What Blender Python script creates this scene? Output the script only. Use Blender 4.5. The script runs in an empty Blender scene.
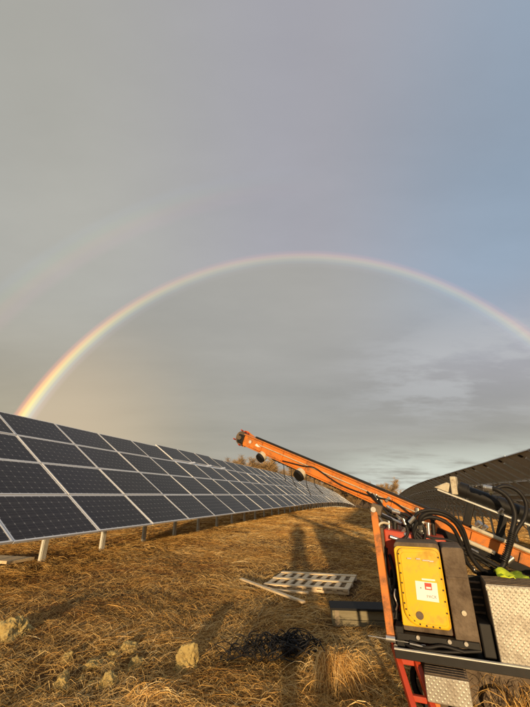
import bpy, bmesh, math, random
import numpy as np
from mathutils import Vector, Matrix, Euler, noise
R = math.radians
random.seed(11); rng = np.random.default_rng(7)
S = bpy.context.scene
C = S.collection

# ------------------------------------------------------------------ camera
CAM_H = 1.35
cam_d = bpy.data.cameras.new('camera'); cam = bpy.data.objects.new('camera', cam_d); C.objects.link(cam)
cam.location = (0, 0, CAM_H); cam.rotation_euler = (R(90 + 22.0), 0, 0)
cam_d.sensor_fit = 'VERTICAL'; cam_d.sensor_height = 36; cam_d.lens = 36 * 350 / 707
cam_d.clip_start = 0.02; cam_d.clip_end = 3000
S.camera = cam

# ------------------------------------------------------------------ light
SUN_EL, ANTI_AZ = 4.8, 4.7            # degrees; the antisolar point lies 4.7 deg right of straight ahead
anti = Vector((math.sin(R(ANTI_AZ)) * math.cos(R(SUN_EL)), math.cos(R(ANTI_AZ)) * math.cos(R(SUN_EL)), -math.sin(R(SUN_EL))))
sl = bpy.data.lights.new('sun', 'SUN'); sl.energy = 5.0; sl.angle = R(0.9); sl.color = (1.0, 0.71, 0.39)
sun = bpy.data.objects.new('sun', sl); C.objects.link(sun); sun.location = (0, -50, 30)
sun.rotation_euler = anti.to_track_quat('-Z', 'Y').to_euler()

wd = bpy.data.worlds.new('World'); S.world = wd; wd.use_nodes = True
nt = wd.node_tree; nt.nodes.clear(); N = nt.nodes.new; L = nt.links.new
def mth(op, a, b=None, c=None, clamp=False):
    n = N('ShaderNodeMath'); n.operation = op; n.use_clamp = clamp
    for i, v in enumerate((a, b, c)):
        if v is None: continue
        if isinstance(v, (int, float)): n.inputs[i].default_value = v
        else: L(v, n.inputs[i])
    return n.outputs[0]
def mixc(f, a, b, bt='MIX'):
    n = N('ShaderNodeMix'); n.data_type = 'RGBA'; n.blend_type = bt; n.clamp_factor = True
    if isinstance(f, (int, float)): n.inputs[0].default_value = f
    else: L(f, n.inputs[0])
    for i, v in ((6, a), (7, b)):
        if isinstance(v, tuple): n.inputs[i].default_value = (*v, 1)
        else: L(v, n.inputs[i])
    return n.outputs[2]
def mrange(v, a, b, c=0, d=1, smooth=True):
    n = N('ShaderNodeMapRange'); n.interpolation_type = 'SMOOTHSTEP' if smooth else 'LINEAR'
    L(v, n.inputs[0])
    for i, q in enumerate((a, b, c, d)): n.inputs[i + 1].default_value = q
    return n.outputs[0]
tc = N('ShaderNodeTexCoord'); D = tc.outputs['Generated']
nrm = N('ShaderNodeVectorMath'); nrm.operation = 'NORMALIZE'; L(D, nrm.inputs[0]); D = nrm.outputs[0]
sx = N('ShaderNodeSeparateXYZ'); L(D, sx.inputs[0]); dx_, dy_, dz_ = sx.outputs
# cloud coordinates on a flat layer overhead
hz = mth('ADD', mth('ABSOLUTE', dz_), 0.16)
cx = N('ShaderNodeCombineXYZ'); L(mth('DIVIDE', dx_, hz), cx.inputs[0]); L(mth('DIVIDE', dy_, hz), cx.inputs[1])
def cloudnoise(scale, detail, off, rough=0.5):
    mp = N('ShaderNodeMapping'); L(cx.outputs[0], mp.inputs[0]); mp.inputs['Location'].default_value = off
    mp.inputs['Scale'].default_value = (0.55, 1.0, 1.0)
    n = N('ShaderNodeTexNoise'); n.inputs['Scale'].default_value = scale; n.inputs['Detail'].default_value = detail
    n.inputs['Roughness'].default_value = rough; L(mp.outputs[0], n.inputs[0]); return n.outputs[0]
n1 = cloudnoise(0.55, 4, (3.1, 1.7, 0)); n2 = cloudnoise(1.6, 6, (7.0, 2.2, 4.0), .55)
sky = N('ShaderNodeTexSky'); sky.sky_type = 'NISHITA'; sky.sun_disc = False
sky.sun_elevation = R(SUN_EL); sky.sun_rotation = R(180 + ANTI_AZ); sky.dust_density = 2.0
skyc = mixc(1.0, sky.outputs[0], (0.10, 0.10, 0.10), 'MULTIPLY')
# storm cloud: grey-green on the left, mauve in the middle, thin blue patches to the right
n3 = cloudnoise(3.2, 8, (1.0, 5.2, 2.0), .6)
cloud = mixc(mrange(dx_, -0.50, 0.10), (0.470, 0.462, 0.418), (0.415, 0.412, 0.455))
blue = mth('MULTIPLY', mth('MULTIPLY', mrange(dx_, 0.10, 0.58), mrange(dz_, 0.26, 0.52)), mrange(n1, 0.28, 0.50), clamp=True)
cloud = mixc(mth('MULTIPLY', blue, 0.95), cloud, (0.325, 0.415, 0.530))
cloud = mixc(mrange(dz_, 0.34, 0.04), cloud, (0.378, 0.366, 0.318))
shade = mth('ADD', mth('MULTIPLY', mrange(n1, 0.25, 0.75, -0.5, 0.5, False), 0.24), mth('MULTIPLY', mrange(n2, 0.28, 0.72, -0.5, 0.5, False), 0.17))
shade = mth('ADD', mth('ADD', shade, mth('MULTIPLY', mth('SUBTRACT', n3, 0.5), 0.10)), 0.985)
cloud = mixc(1.0, cloud, shade, 'MULTIPLY')
# rainbow: angle from the antisolar point, true for every viewer
dp = N('ShaderNodeVectorMath'); dp.operation = 'DOT_PRODUCT'; L(D, dp.inputs[0]); dp.inputs[1].default_value = anti
ang = mth('MULTIPLY', mth('ARCCOSINE', dp.outputs['Value']), 180 / math.pi)
inside = mrange(ang, 42.7, 40.9)
left = mrange(dx_, 0.25, -0.55)
cloud = mixc(mth('MULTIPLY', mth('MULTIPLY', inside, 0.85), mrange(dx_, 0.75, 0.05)), cloud, mixc(1.0, (0.400, 0.388, 0.350), shade, 'MULTIPLY'))
leftlow = mth('MULTIPLY', mrange(dx_, 0.12, -0.55), mrange(dz_, 0.50, 0.10))
cloud = mixc(mth('MULTIPLY', leftlow, 0.85), cloud, mixc(1.0, (0.450, 0.385, 0.270), shade, 'MULTIPLY'))
glow = mth('MULTIPLY', inside, mth('MULTIPLY', mrange(dx_, -0.15, -0.52), mrange(dz_, 0.50, 0.12)))
cloud = mixc(mth('MULTIPLY', glow, 0.85), cloud, (0.68, 0.54, 0.37))
# brighter broken cloud low on the right, and pale patches higher up inside the bow
brk = mth('MULTIPLY', mth('MULTIPLY', mrange(dz_, 0.15, 0.035), mrange(dx_, 0.10, 0.34)), mrange(n3, 0.22, 0.58))
cloud = mixc(mth('MULTIPLY', brk, 0.95), cloud, (0.74, 0.79, 0.71))
wisp = mth('MULTIPLY', mth('MULTIPLY', mrange(dz_, 0.12, 0.26), mrange(dz_, 0.46, 0.32)), mth('MULTIPLY', mrange(dx_, 0.12, 0.46), mrange(n3, 0.45, 0.62)))
cloud = mixc(mth('MULTIPLY', wisp, 0.55), cloud, (0.56, 0.57, 0.58))
def ramp(v, stops):
    n = N('ShaderNodeValToRGB'); L(v, n.inputs[0]); e = n.color_ramp.elements; n.color_ramp.interpolation = 'EASE'
    while len(e) < len(stops): e.new(0.5)
    for q, (p, c) in zip(e, stops): q.position = p; q.color = (*c, 1)
    return n.outputs[0]
bow = ramp(mrange(ang, 40.3, 43.2, 0, 1, False), [
    (0.0, (0, 0, 0)), (0.20, (.05, .04, .06)), (0.34, (.10, .14, .16)), (0.48, (.30, .32, .15)), (0.60, (.58, .42, .08)),
    (0.72, (.62, .24, .03)), (0.86, (.24, .04, .02)), (1.0, (0, 0, 0))])
bow2 = ramp(mrange(ang, 50.0, 55.0, 0, 1, False), [
    (0.0, (0, 0, 0)), (0.25, (.10, .02, .05)), (0.45, (.13, .06, .03)), (0.62, (.05, .09, .04)), (0.8, (.02, .05, .08)), (1.0, (0, 0, 0))])
bstr = mth('ADD', mth('MULTIPLY', mth('MULTIPLY', left, mrange(dz_, 0.62, 0.08)), 1.15), mrange(dx_, 0.0, 0.55, 0.24, 0.30))
bowc = mixc(1.0, bow, bstr, 'MULTIPLY')
bow2c = mixc(1.0, bow2, mth('MULTIPLY', left, 0.36), 'MULTIPLY')
cloud = mixc(1.0, mixc(1.0, cloud, bowc, 'ADD'), bow2c, 'ADD')
fin = mixc(0.90, skyc, cloud)
bg = N('ShaderNodeBackground'); L(fin, bg.inputs[0]); bg.inputs[1].default_value = 1.0
wo = N('ShaderNodeOutputWorld'); L(bg.outputs[0], wo.inputs[0])

S.view_settings.view_transform = 'Standard'; S.view_settings.look = 'None'
S.view_settings.exposure = 0.0; S.view_settings.gamma = 1.0; S.view_settings.use_curve_mapping = False

# ------------------------------------------------------------------ materials
def material(name, col, rough=0.6, metal=0.0, var=0.0, scale=8.0, col2=None, bump=0.0, bscale=40.0, coat=0.0, spec=0.5, dirt=None, stretch=None):
    m = bpy.data.materials.new(name); m.use_nodes = True
    t = m.node_tree; b = t.nodes['Principled BSDF']
    b.inputs['Base Color'].default_value = (*col, 1); b.inputs['Roughness'].default_value = rough
    b.inputs['Metallic'].default_value = metal; b.inputs['Coat Weight'].default_value = coat
    b.inputs['Specular IOR Level'].default_value = spec
    tcn = t.nodes.new('ShaderNodeTexCoord'); src = tcn.outputs['Object']
    if stretch:
        mp = t.nodes.new('ShaderNodeMapping'); mp.inputs['Scale'].default_value = stretch
        t.links.new(src, mp.inputs[0]); src = mp.outputs[0]
    last = None
    if col2 or var:
        n = t.nodes.new('ShaderNodeTexNoise'); n.inputs['Scale'].default_value = scale; n.inputs['Detail'].default_value = 8
        n.inputs['Roughness'].default_value = 0.65
        t.links.new(src, n.inputs[0])
        rp = t.nodes.new('ShaderNodeValToRGB'); e = rp.color_ramp.elements
        e[0].position = 0.33; e[1].position = 0.70
        c2 = col2 or tuple(min(1, c * (1 + var)) for c in col); c1 = col if col2 else tuple(c * (1 - var) for c in col)
        e[0].color = (*c1, 1); e[1].color = (*c2, 1)
        t.links.new(n.outputs[0], rp.inputs[0]); last = rp.outputs[0]
        t.links.new(last, b.inputs['Base Color'])
    if dirt:
        n = t.nodes.new('ShaderNodeTexNoise'); n.inputs['Scale'].default_value = dirt[1]; n.inputs['Detail'].default_value = 10
        n.inputs['Roughness'].default_value = 0.75
        t.links.new(src, n.inputs[0])
        mr = t.nodes.new('ShaderNodeMapRange'); mr.inputs[1].default_value = dirt[2]; mr.inputs[2].default_value = dirt[2] + 0.16
        mr.inputs[4].default_value = dirt[3]; t.links.new(n.outputs[0], mr.inputs[0])
        mx = t.nodes.new('ShaderNodeMix'); mx.data_type = 'RGBA'; t.links.new(mr.outputs[0], mx.inputs[0])
        if last: t.links.new(last, mx.inputs[6])
        else: mx.inputs[6].default_value = (*col, 1)
        mx.inputs[7].default_value = (*dirt[0], 1); t.links.new(mx.outputs[2], b.inputs['Base Color'])
        r2 = t.nodes.new('ShaderNodeMapRange'); r2.inputs[3].default_value = rough; r2.inputs[4].default_value = 0.9
        t.links.new(mr.outputs[0], r2.inputs[0]); t.links.new(r2.outputs[0], b.inputs['Roughness'])
    if bump:
        n = t.nodes.new('ShaderNodeTexNoise'); n.inputs['Scale'].default_value = bscale; n.inputs['Detail'].default_value = 6
        t.links.new(src, n.inputs[0])
        bp = t.nodes.new('ShaderNodeBump'); bp.inputs['Strength'].default_value = bump; bp.inputs['Distance'].default_value = 0.02
        t.links.new(n.outputs[0], bp.inputs['Height']); t.links.new(bp.outputs[0], b.inputs['Normal'])
    return m
MUD = (0.16, 0.105, 0.06)
M = {
 'orange': material('orange_paint', (0.66, 0.205, 0.03), 0.42, var=0.10, scale=5, coat=0.15, dirt=((0.12, 0.07, 0.035), 7, 0.47, 0.72)),
 'red': material('red_orange_paint', (0.46, 0.05, 0.015), 0.45, var=0.1, scale=6, dirt=(MUD, 10, 0.55, 0.6)),
 'yellow': material('yellow_paint', (0.80, 0.475, 0.010), 0.36, var=0.04, scale=4, coat=0.3, dirt=((0.30, 0.17, 0.03), 9, 0.50, 0.55)),
 'black': material('black_paint', (0.014, 0.013, 0.012), 0.5, var=0.3, spec=0.3, dirt=((0.07, 0.045, 0.028), 12, 0.56, 0.45)),
 'rubber': material('black_rubber', (0.014, 0.013, 0.013), 0.55, var=0.25, scale=14, spec=0.25),
 'mud_and_shade': material('mud_and_shade_steel', (0.075, 0.05, 0.03), 0.85, scale=9, col2=(0.20, 0.15, 0.10), bump=0.5, bscale=60),  # caked mud; also the shade colour on the tread boxes
 'steel': material('bright_steel', (0.62, 0.60, 0.56), 0.32, metal=0.9, var=0.12, scale=20, dirt=(MUD, 18, 0.62, 0.5)),
 'galv': material('galvanised_steel', (0.66, 0.65, 0.58), 0.6, metal=0.15, var=0.15, scale=18),
 'alu': material('aluminium', (0.80, 0.80, 0.78), 0.45, metal=0.25, var=0.05, scale=10),
 'cream': material('cream_plate', (0.58, 0.52, 0.38), 0.55, var=0.15, scale=12, dirt=(MUD, 12, 0.50, 0.75)),
 'sticker': material('white_sticker', (0.83, 0.82, 0.78), 0.45),
 'redprint': material('red_print', (0.70, 0.05, 0.03), 0.5),
 'greyprint': material('grey_print', (0.20, 0.21, 0.20), 0.6),
 'lens': material('pale_lens', (0.75, 0.72, 0.64), 0.2, var=0.1),
 'lime': material('lime_fabric', (0.60, 0.72, 0.03), 0.75, var=0.12, bump=0.3),
 'palewood': material('pale_wood', (0.58, 0.43, 0.25), 0.75, scale=5, col2=(0.82, 0.66, 0.42), bump=0.25, bscale=30, stretch=(1, 6, 6)),
 'oldwood': material('weathered_wood', (0.17, 0.14, 0.08), 0.8, scale=5, col2=(0.28, 0.245, 0.15), bump=0.3, bscale=30, stretch=(1, 7, 7), dirt=((0.09, 0.07, 0.05), 5, 0.57, 0.7)),
 'greywood': material('grey_wood', (0.25, 0.20, 0.13), 0.85, scale=6, col2=(0.36, 0.28, 0.18), bump=0.3, stretch=(1, 7, 7)),
 'tarp': material('black_cover', (0.02, 0.019, 0.018), 0.8, var=0.2, spec=0.2),
 'clay': material('pale_clay', (0.26, 0.175, 0.055), 0.95, scale=16, col2=(0.56, 0.43, 0.16), bump=0.8, bscale=25),
 'bark': material('grey_brown_bark', (0.17, 0.115, 0.065), 0.9, var=0.25, scale=3),
 'twig': material('golden_twigs', (0.30, 0.20, 0.10), 0.9, scale=0.6, col2=(0.42, 0.27, 0.11)),
 'jacket': material('dark_jacket', (0.03, 0.035, 0.05), 0.8, var=0.2),
 'skin': material('skin', (0.50, 0.31, 0.22), 0.55, var=0.05),
 'hair': material('dark_hair', (0.03, 0.02, 0.015), 0.6, var=0.2),
}
# backsheet (seen on the right row)
M['backsheet'] = material('white_backsheet', (0.84, 0.79, 0.70), 0.6, var=0.10, scale=2)
# tread plate: aluminium with raised dots
def treadplate():
    m = material('aluminium_tread_plate', (0.40, 0.375, 0.315), 0.45, metal=0.4, var=0.18, scale=5, dirt=(MUD, 6, 0.50, 0.5))
    t = m.node_tree; b = t.nodes['Principled BSDF']
    tcn = t.nodes.new('ShaderNodeTexCoord')
    sp = t.nodes.new('ShaderNodeSeparateXYZ'); t.links.new(tcn.outputs['Object'], sp.inputs[0])
    ad = t.nodes.new('ShaderNodeMath'); ad.operation = 'ADD'; t.links.new(sp.outputs[1], ad.inputs[0]); t.links.new(sp.outputs[2], ad.inputs[1])
    cb = t.nodes.new('ShaderNodeCombineXYZ'); t.links.new(sp.outputs[0], cb.inputs[0]); t.links.new(ad.outputs[0], cb.inputs[1])
    mp = t.nodes.new('ShaderNodeMapping'); mp.inputs['Rotation'].default_value = (0, 0, R(45)); mp.inputs['Scale'].default_value = (46, 46, 46)
    t.links.new(cb.outputs[0], mp.inputs[0])
    vo = t.nodes.new('ShaderNodeTexVoronoi'); vo.voronoi_dimensions = '2D'; vo.inputs['Randomness'].default_value = 0.0; vo.inputs['Scale'].default_value = 1.0
    t.links.new(mp.outputs[0], vo.inputs[0])
    mr = t.nodes.new('ShaderNodeMapRange'); mr.inputs[1].default_value = 0.34; mr.inputs[2].default_value = 0.12; t.links.new(vo.outputs[0], mr.inputs[0])
    bp = t.nodes.new('ShaderNodeBump'); bp.inputs['Strength'].default_value = 0.32; bp.inputs['Distance'].default_value = 0.006
    t.links.new(mr.outputs[0], bp.inputs['Height']); t.links.new(bp.outputs[0], b.inputs['Normal'])
    return m
M['tread'] = treadplate()

MOD_L, MOD_W = 1.622, 1.008
def cellmat():
    m = bpy.data.materials.new('solar_cells'); m.use_nodes = True
    t = m.node_tree; b = t.nodes['Principled BSDF']; n_ = t.nodes.new; l_ = t.links.new
    tcn = n_('ShaderNodeTexCoord'); sp = n_('ShaderNodeSeparateXYZ'); l_(tcn.outputs['Object'], sp.inputs[0])
    def mm(op, a, bb=None):
        q = n_('ShaderNodeMath'); q.operation = op
        for i, v in enumerate((a, bb)):
            if v is None: continue
            if isinstance(v, (int, float)): q.inputs[i].default_value = v
            else: l_(v, q.inputs[i])
        return q.outputs[0]
    def cell(v, size, cnt):   # distance from the cell centre, in half cells
        u = mm('FRACT', mm('ADD', mm('MULTIPLY', v, cnt / size), cnt / 2 + 10))
        return mm('ABSOLUTE', mm('SUBTRACT', mm('MULTIPLY', u, 2), 1))
    cxx = cell(sp.outputs[0], MOD_L - 0.075, 10); cyy = cell(sp.outputs[1], MOD_W - 0.07, 6)
    gap = mm('MAXIMUM', mm('GREATER_THAN', cxx, 0.972), mm('GREATER_THAN', cyy, 0.972))
    dia = mm('GREATER_THAN', mm('ADD', cxx, cyy), 1.80)
    # busbars: three fine lines along the module in each cell
    u3 = mm('FRACT', mm('ADD', mm('MULTIPLY', sp.outputs[1], 18 / (MOD_W - 0.07)), 20.0))
    bus = mm('LESS_THAN', mm('ABSOLUTE', mm('SUBTRACT', u3, 0.5)), 0.028)
    nz = n_('ShaderNodeTexNoise'); nz.inputs['Scale'].default_value = 2.3; l_(tcn.outputs['Object'], nz.inputs[0])
    oi = n_('ShaderNodeObjectInfo')
    base = n_('ShaderNodeMix'); base.data_type = 'RGBA'; l_(oi.outputs['Random'], base.inputs[0])
    base.inputs[6].default_value = (0.009, 0.009, 0.014, 1); base.inputs[7].default_value = (0.018, 0.016, 0.018, 1)
    m1 = n_('ShaderNodeMix'); m1.data_type = 'RGBA'; l_(mm('MULTIPLY', bus, 0.35), m1.inputs[0]); l_(base.outputs[2], m1.inputs[6]); m1.inputs[7].default_value = (0.25, 0.24, 0.23, 1)
    m2 = n_('ShaderNodeMix'); m2.data_type = 'RGBA'; l_(mm('MULTIPLY', gap, 0.30), m2.inputs[0]); l_(m1.outputs[2], m2.inputs[6]); m2.inputs[7].default_value = (0.32, 0.31, 0.29, 1)
    m3 = n_('ShaderNodeMix'); m3.data_type = 'RGBA'; l_(mm('MULTIPLY', dia, 0.6), m3.inputs[0]); l_(m2.outputs[2], m3.inputs[6]); m3.inputs[7].default_value = (0.42, 0.41, 0.38, 1)
    # thin film of dust
    m4 = n_('ShaderNodeMix'); m4.data_type = 'RGBA'; l_(mm('MULTIPLY', nz.outputs[0], 0.06), m4.inputs[0]); l_(m3.outputs[2], m4.inputs[6]); m4.inputs[7].default_value = (0.30, 0.25, 0.18, 1)
    df = n_('ShaderNodeBsdfDiffuse'); l_(m4.outputs[2], df.inputs[0])
    gl_ = n_('ShaderNodeBsdfGlossy'); rgh = n_('ShaderNodeMapRange'); rgh.inputs[3].default_value = 0.08; rgh.inputs[4].default_value = 0.30; l_(nz.outputs[0], rgh.inputs[0]); l_(rgh.outputs[0], gl_.inputs['Roughness']); gl_.inputs[0].default_value = (1, 1, 1, 1)
    lw = n_('ShaderNodeLayerWeight'); lw.inputs[0].default_value = 0.5
    fac = mm('ADD', mm('MULTIPLY', mm('POWER', lw.outputs['Facing'], 4.0), 0.34), 0.028)
    ms = n_('ShaderNodeMixShader'); l_(fac, ms.inputs[0]); l_(df.outputs[0], ms.inputs[1]); l_(gl_.outputs[0], ms.inputs[2])
    t.nodes.remove(b); out_ = [q for q in t.nodes if q.type == 'OUTPUT_MATERIAL'][0]; l_(ms.outputs[0], out_.inputs[0])
    return m
M['cells'] = cellmat()

def groundmat():
    m = bpy.data.materials.new('dry_grass_soil'); m.use_nodes = True
    t = m.node_tree; b = t.nodes['Principled BSDF']; n_ = t.nodes.new; l_ = t.links.new
    b.inputs['Roughness'].default_value = 0.95; b.inputs['Specular IOR Level'].default_value = 0.15
    tcn = n_('ShaderNodeTexCoord')
    def nz(scale, det, st=None):
        src = tcn.outputs['Object']
        if st:
            mp = n_('ShaderNodeMapping'); mp.inputs['Scale'].default_value = st; mp.inputs['Rotation'].default_value = (0, 0, R(-17)); l_(src, mp.inputs[0]); src = mp.outputs[0]
        q = n_('ShaderNodeTexNoise'); q.inputs['Scale'].default_value = scale; q.inputs['Detail'].default_value = det; q.inputs['Roughness'].default_value = 0.7
        l_(src, q.inputs[0]); return q.outputs[0]
    a = nz(0.55, 6); d = nz(9, 8, (1, .35, 1)); e = nz(45, 5)
    r1 = n_('ShaderNodeValToRGB'); r1.color_ramp.elements[0].position = 0.35; r1.color_ramp.elements[1].position = 0.68
    r1.color_ramp.elements[0].color = (0.135, 0.070, 0.030, 1); r1.color_ramp.elements[1].color = (0.40, 0.225, 0.070, 1); l_(d, r1.inputs[0])
    r2 = n_('ShaderNodeValToRGB'); r2.color_ramp.elements[0].position = 0.38; r2.color_ramp.elements[1].position = 0.62
    r2.color_ramp.elements[0].color = (0.62, 0.56, 0.5, 1); r2.color_ramp.elements[1].color = (1.1, 1.05, 1.0, 1); l_(a, r2.inputs[0])
    mx = n_('ShaderNodeMix'); mx.data_type = 'RGBA'; mx.blend_type = 'MULTIPLY'; mx.inputs[0].default_value = 1; l_(r1.outputs[0], mx.inputs[6]); l_(r2.outputs[0], mx.inputs[7])
    l_(mx.outputs[2], b.inputs['Base Color'])
    bp = n_('ShaderNodeBump'); bp.inputs['Strength'].default_value = 1.0; bp.inputs['Distance'].default_value = 0.06
    ad = n_('ShaderNodeMath'); ad.operation = 'ADD'; l_(d, ad.inputs[0]); l_(e, ad.inputs[1]); l_(ad.outputs[0], bp.inputs['Height']); l_(bp.outputs[0], b.inputs['Normal'])
    return m
M['ground'] = groundmat()
def strawmat(name):
    m = bpy.data.materials.new(name); m.use_nodes = True
    t = m.node_tree; b = t.nodes['Principled BSDF']
    at = t.nodes.new('ShaderNodeAttribute'); at.attribute_name = 'straw'
    t.links.new(at.outputs['Color'], b.inputs['Base Color']); b.inputs['Roughness'].default_value = 0.65; b.inputs['Specular IOR Level'].default_value = 0.25
    return m
M['straw'] = strawmat('dry_straw')

# ------------------------------------------------------------------ mesh helpers
class MB:
    def __init__(s): s.v = []; s.f = []; s.mi = []; s.sm = []
    def add(s, vs, fs, mi=0, smooth=False):
        k = len(s.v); s.v += [tuple(p) for p in vs]
        for f in fs: s.f.append([i + k for i in f]); s.mi.append(mi); s.sm.append(smooth)
        return s
    def box(s, c, size, rot=None, mi=0):
        hx, hy, hz_ = [q / 2 for q in size]; c = Vector(c)
        ps = [Vector((x, y, z)) for x in (-hx, hx) for y in (-hy, hy) for z in (-hz_, hz_)]
        if rot is not None: ps = [rot @ p for p in ps]
        return s.add([p + c for p in ps], [(0, 1, 3, 2), (4, 6, 7, 5), (0, 4, 5, 1), (2, 3, 7, 6), (0, 2, 6, 4), (1, 5, 7, 3)], mi)
    def bar(s, p0, p1, w, h, up=(0, 0, 1), mi=0):
        p0, p1 = Vector(p0), Vector(p1); x = (p1 - p0); l = x.length; x.normalize()
        y = Vector(up).cross(x)
        if y.length < 1e-4: y = Vector((0, 1, 0)).cross(x)
        y.normalize(); z = x.cross(y)
        return s.box((p0 + p1) / 2, (l, w, h), Matrix((x, y, z)).transposed(), mi)
    def tube(s, pts, r, n=8, mi=0, caps=True, r1=None):
        pts = [Vector(p) for p in pts]; rings = []; m = len(pts)
        t0 = (pts[1] - pts[0]).normalized(); u = t0.orthogonal().normalized()
        for i, p in enumerate(pts):
            t = (pts[min(i + 1, m - 1)] - pts[max(i - 1, 0)]).normalized()
            u = (u - t * u.dot(t)); u = u.normalized() if u.length > 1e-6 else t.orthogonal().normalized()
            w = t.cross(u); rr = r if r1 is None else r + (r1 - r) * i / (m - 1)
            rings.append([p + (u * math.cos(2 * math.pi * k / n) + w * math.sin(2 * math.pi * k / n)) * rr for k in range(n)])
        vs = [p for rg in rings for p in rg]; fs = []
        for i in range(m - 1):
            for k in range(n): fs.append((i * n + k, i * n + (k + 1) % n, (i + 1) * n + (k + 1) % n, (i + 1) * n + k))
        s.add(vs, fs, mi, True)
        if caps: s.add(rings[0], [tuple(reversed(range(n)))], mi); s.add(rings[-1], [tuple(range(n))], mi)
        return s
    def cyl(s, p0, p1, r, n=16, mi=0, r1=None): return s.tube([p0, p1], r, n, mi, True, r1)
    def prism(s, outline, axis_o, ex, ey, ez, depth, mi=0):   # outline in (ex,ey), extruded along ez
        o = Vector(axis_o); ex, ey, ez = Vector(ex), Vector(ey), Vector(ez); n = len(outline)
        a = [o + ex * p[0] + ey * p[1] for p in outline]; b = [p + ez * depth for p in a]
        return s.add(a + b, [tuple(reversed(range(n))), tuple(range(n, 2 * n))] + [(i, (i + 1) % n, n + (i + 1) % n, n + i) for i in range(n)], mi)
    def mesh(s, name, mats):
        me = bpy.data.meshes.new(name); me.from_pydata(s.v, [], s.f); me.update()
        for m in mats: me.materials.append(m)
        me.polygons.foreach_set('material_index', s.mi); me.polygons.foreach_set('use_smooth', s.sm)
        bm = bmesh.new(); bm.from_mesh(me); bmesh.ops.recalc_face_normals(bm, faces=bm.faces); bm.to_mesh(me); bm.free()
        return me
    def build(s, name, mat, parent=None, bevel=0, **kw):
        mats = mat if isinstance(mat, (list, tuple)) else [mat]
        return obj(name, s.mesh(name, [M[q] for q in mats]), parent, bevel, **kw)
def obj(name, me, parent=None, bevel=0, label=None, cat=None, group=None, kind=None):
    o = bpy.data.objects.new(name, me); C.objects.link(o); o.parent = parent
    if bevel:
        b = o.modifiers.new('bevel', 'BEVEL'); b.width = bevel; b.segments = 2; b.limit_method = 'ANGLE'; b.angle_limit = R(40)
    return tag(o, label, cat, group, kind)
def tag(o, label=None, cat=None, group=None, kind=None):
    for k, v in (('label', label), ('category', cat), ('group', group), ('kind', kind)):
        if v: o[k] = v
    return o
def empty(name, loc, rz=0, **kw):
    o = bpy.data.objects.new(name, None); C.objects.link(o); o.location = loc; o.rotation_euler = (0, 0, rz); o.empty_display_size = 0.2
    return tag(o, **kw)
def spline(pts, sub=6):
    P = [Vector(p) for p in pts]; P = [P[0] * 2 - P[1]] + P + [P[-1] * 2 - P[-2]]; out = []
    for i in range(1, len(P) - 2):
        a, b, c, d = P[i - 1:i + 3]
        for k in range(sub):
            t = k / sub
            out.append(0.5 * (2 * b + (c - a) * t + (2 * a - 5 * b + 4 * c - d) * t * t + (3 * b - a - 3 * c + d) * t ** 3))
    out.append(P[-2]); return out

# ------------------------------------------------------------------ terrain
AZ = R(16.7); DV = np.array((math.sin(AZ), math.cos(AZ))); NV = np.array((math.cos(AZ), -math.sin(AZ)))   # along the rows / across, to the right
_pk = np.linspace(-60, 60, 1201)
_pv = np.interp(_pk, [-60, -12, -6.2, -3, 0, 2, 4, 7, 12, 60], [0.0, 0.12, 0.15, 0.05, 0, -0.04, -0.25, -0.75, -0.95, -1.2])
_k = np.exp(-np.linspace(-3, 3, 21) ** 2); _pv = np.convolve(np.pad(_pv, 10, 'edge'), _k / _k.sum(), 'valid')
def drop(a):
    a = np.asarray(a, float); b = np.clip(a - 25, 0, 65)
    return -0.00050 * b * b - 0.03 * np.clip(a - 90, 0, 40)
def gz(x, y, rough=True):
    x = np.asarray(x, float); y = np.asarray(y, float)
    a = x * DV[0] + y * DV[1]; p = x * NV[0] + y * NV[1]
    z = np.interp(p, _pk, _pv) + drop(a)
    if rough:
        r = np.hypot(x, y); f = np.clip(1.4 - r / 60, 0.25, 1)
        z = z + f * (0.012 * np.sin(2.1 * x + 1.3 * np.sin(1.1 * y)) * np.sin(1.7 * y + 0.8 * np.sin(1.9 * x)) + 0.010 * np.sin(5.3 * x + 2.0 * np.sin(2.7 * y)) * np.sin(4.1 * y + 1.7 * np.sin(3.3 * x))
                     + 0.008 * np.sin(11 * x + 3 * y) * np.sin(9.7 * y - 4 * x))
    return z
def G(x, y): return float(gz(x, y))
def rowpt(a, p): return float(a * DV[0] + p * NV[0]), float(a * DV[1] + p * NV[1])

def ground():
    def axis(lo, hi, fine):
        pts = list(np.arange(fine[0], fine[1], 0.09)); s = 0.09; q = fine[1]
        while q < hi: pts.append(q); s *= 1.09; q += s
        s = 0.09; q = fine[0] - 0.09
        while q > lo: pts.insert(0, q); s *= 1.12; q -= s
        return np.array(pts)
    X = axis(-900, 900, (-7, 6)); Y = axis(-300, 1500, (1.2, 13))
    gx, gy = np.meshgrid(X, Y); z = gz(gx, gy)
    nx, ny = len(X), len(Y); idx = np.arange(nx * ny).reshape(ny, nx)
    me = bpy.data.meshes.new('ground')
    vs = np.stack([gx, gy, z], -1).reshape(-1, 3)
    q = np.stack([idx[:-1, :-1], idx[:-1, 1:], idx[1:, 1:], idx[1:, :-1]], -1).reshape(-1, 4)
    me.vertices.add(len(vs)); me.vertices.foreach_set('co', vs.ravel()); me.loops.add(q.size); me.loops.foreach_set('vertex_index', q.ravel())
    me.polygons.add(len(q)); me.polygons.foreach_set('loop_start', np.arange(0, q.size, 4)); me.polygons.foreach_set('loop_total', np.full(len(q), 4))
    me.polygons.foreach_set('use_smooth', np.ones(len(q), bool)); me.update(); me.validate(); me.materials.append(M['ground'])
    obj('ground', me, kind='structure')
ground()

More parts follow.
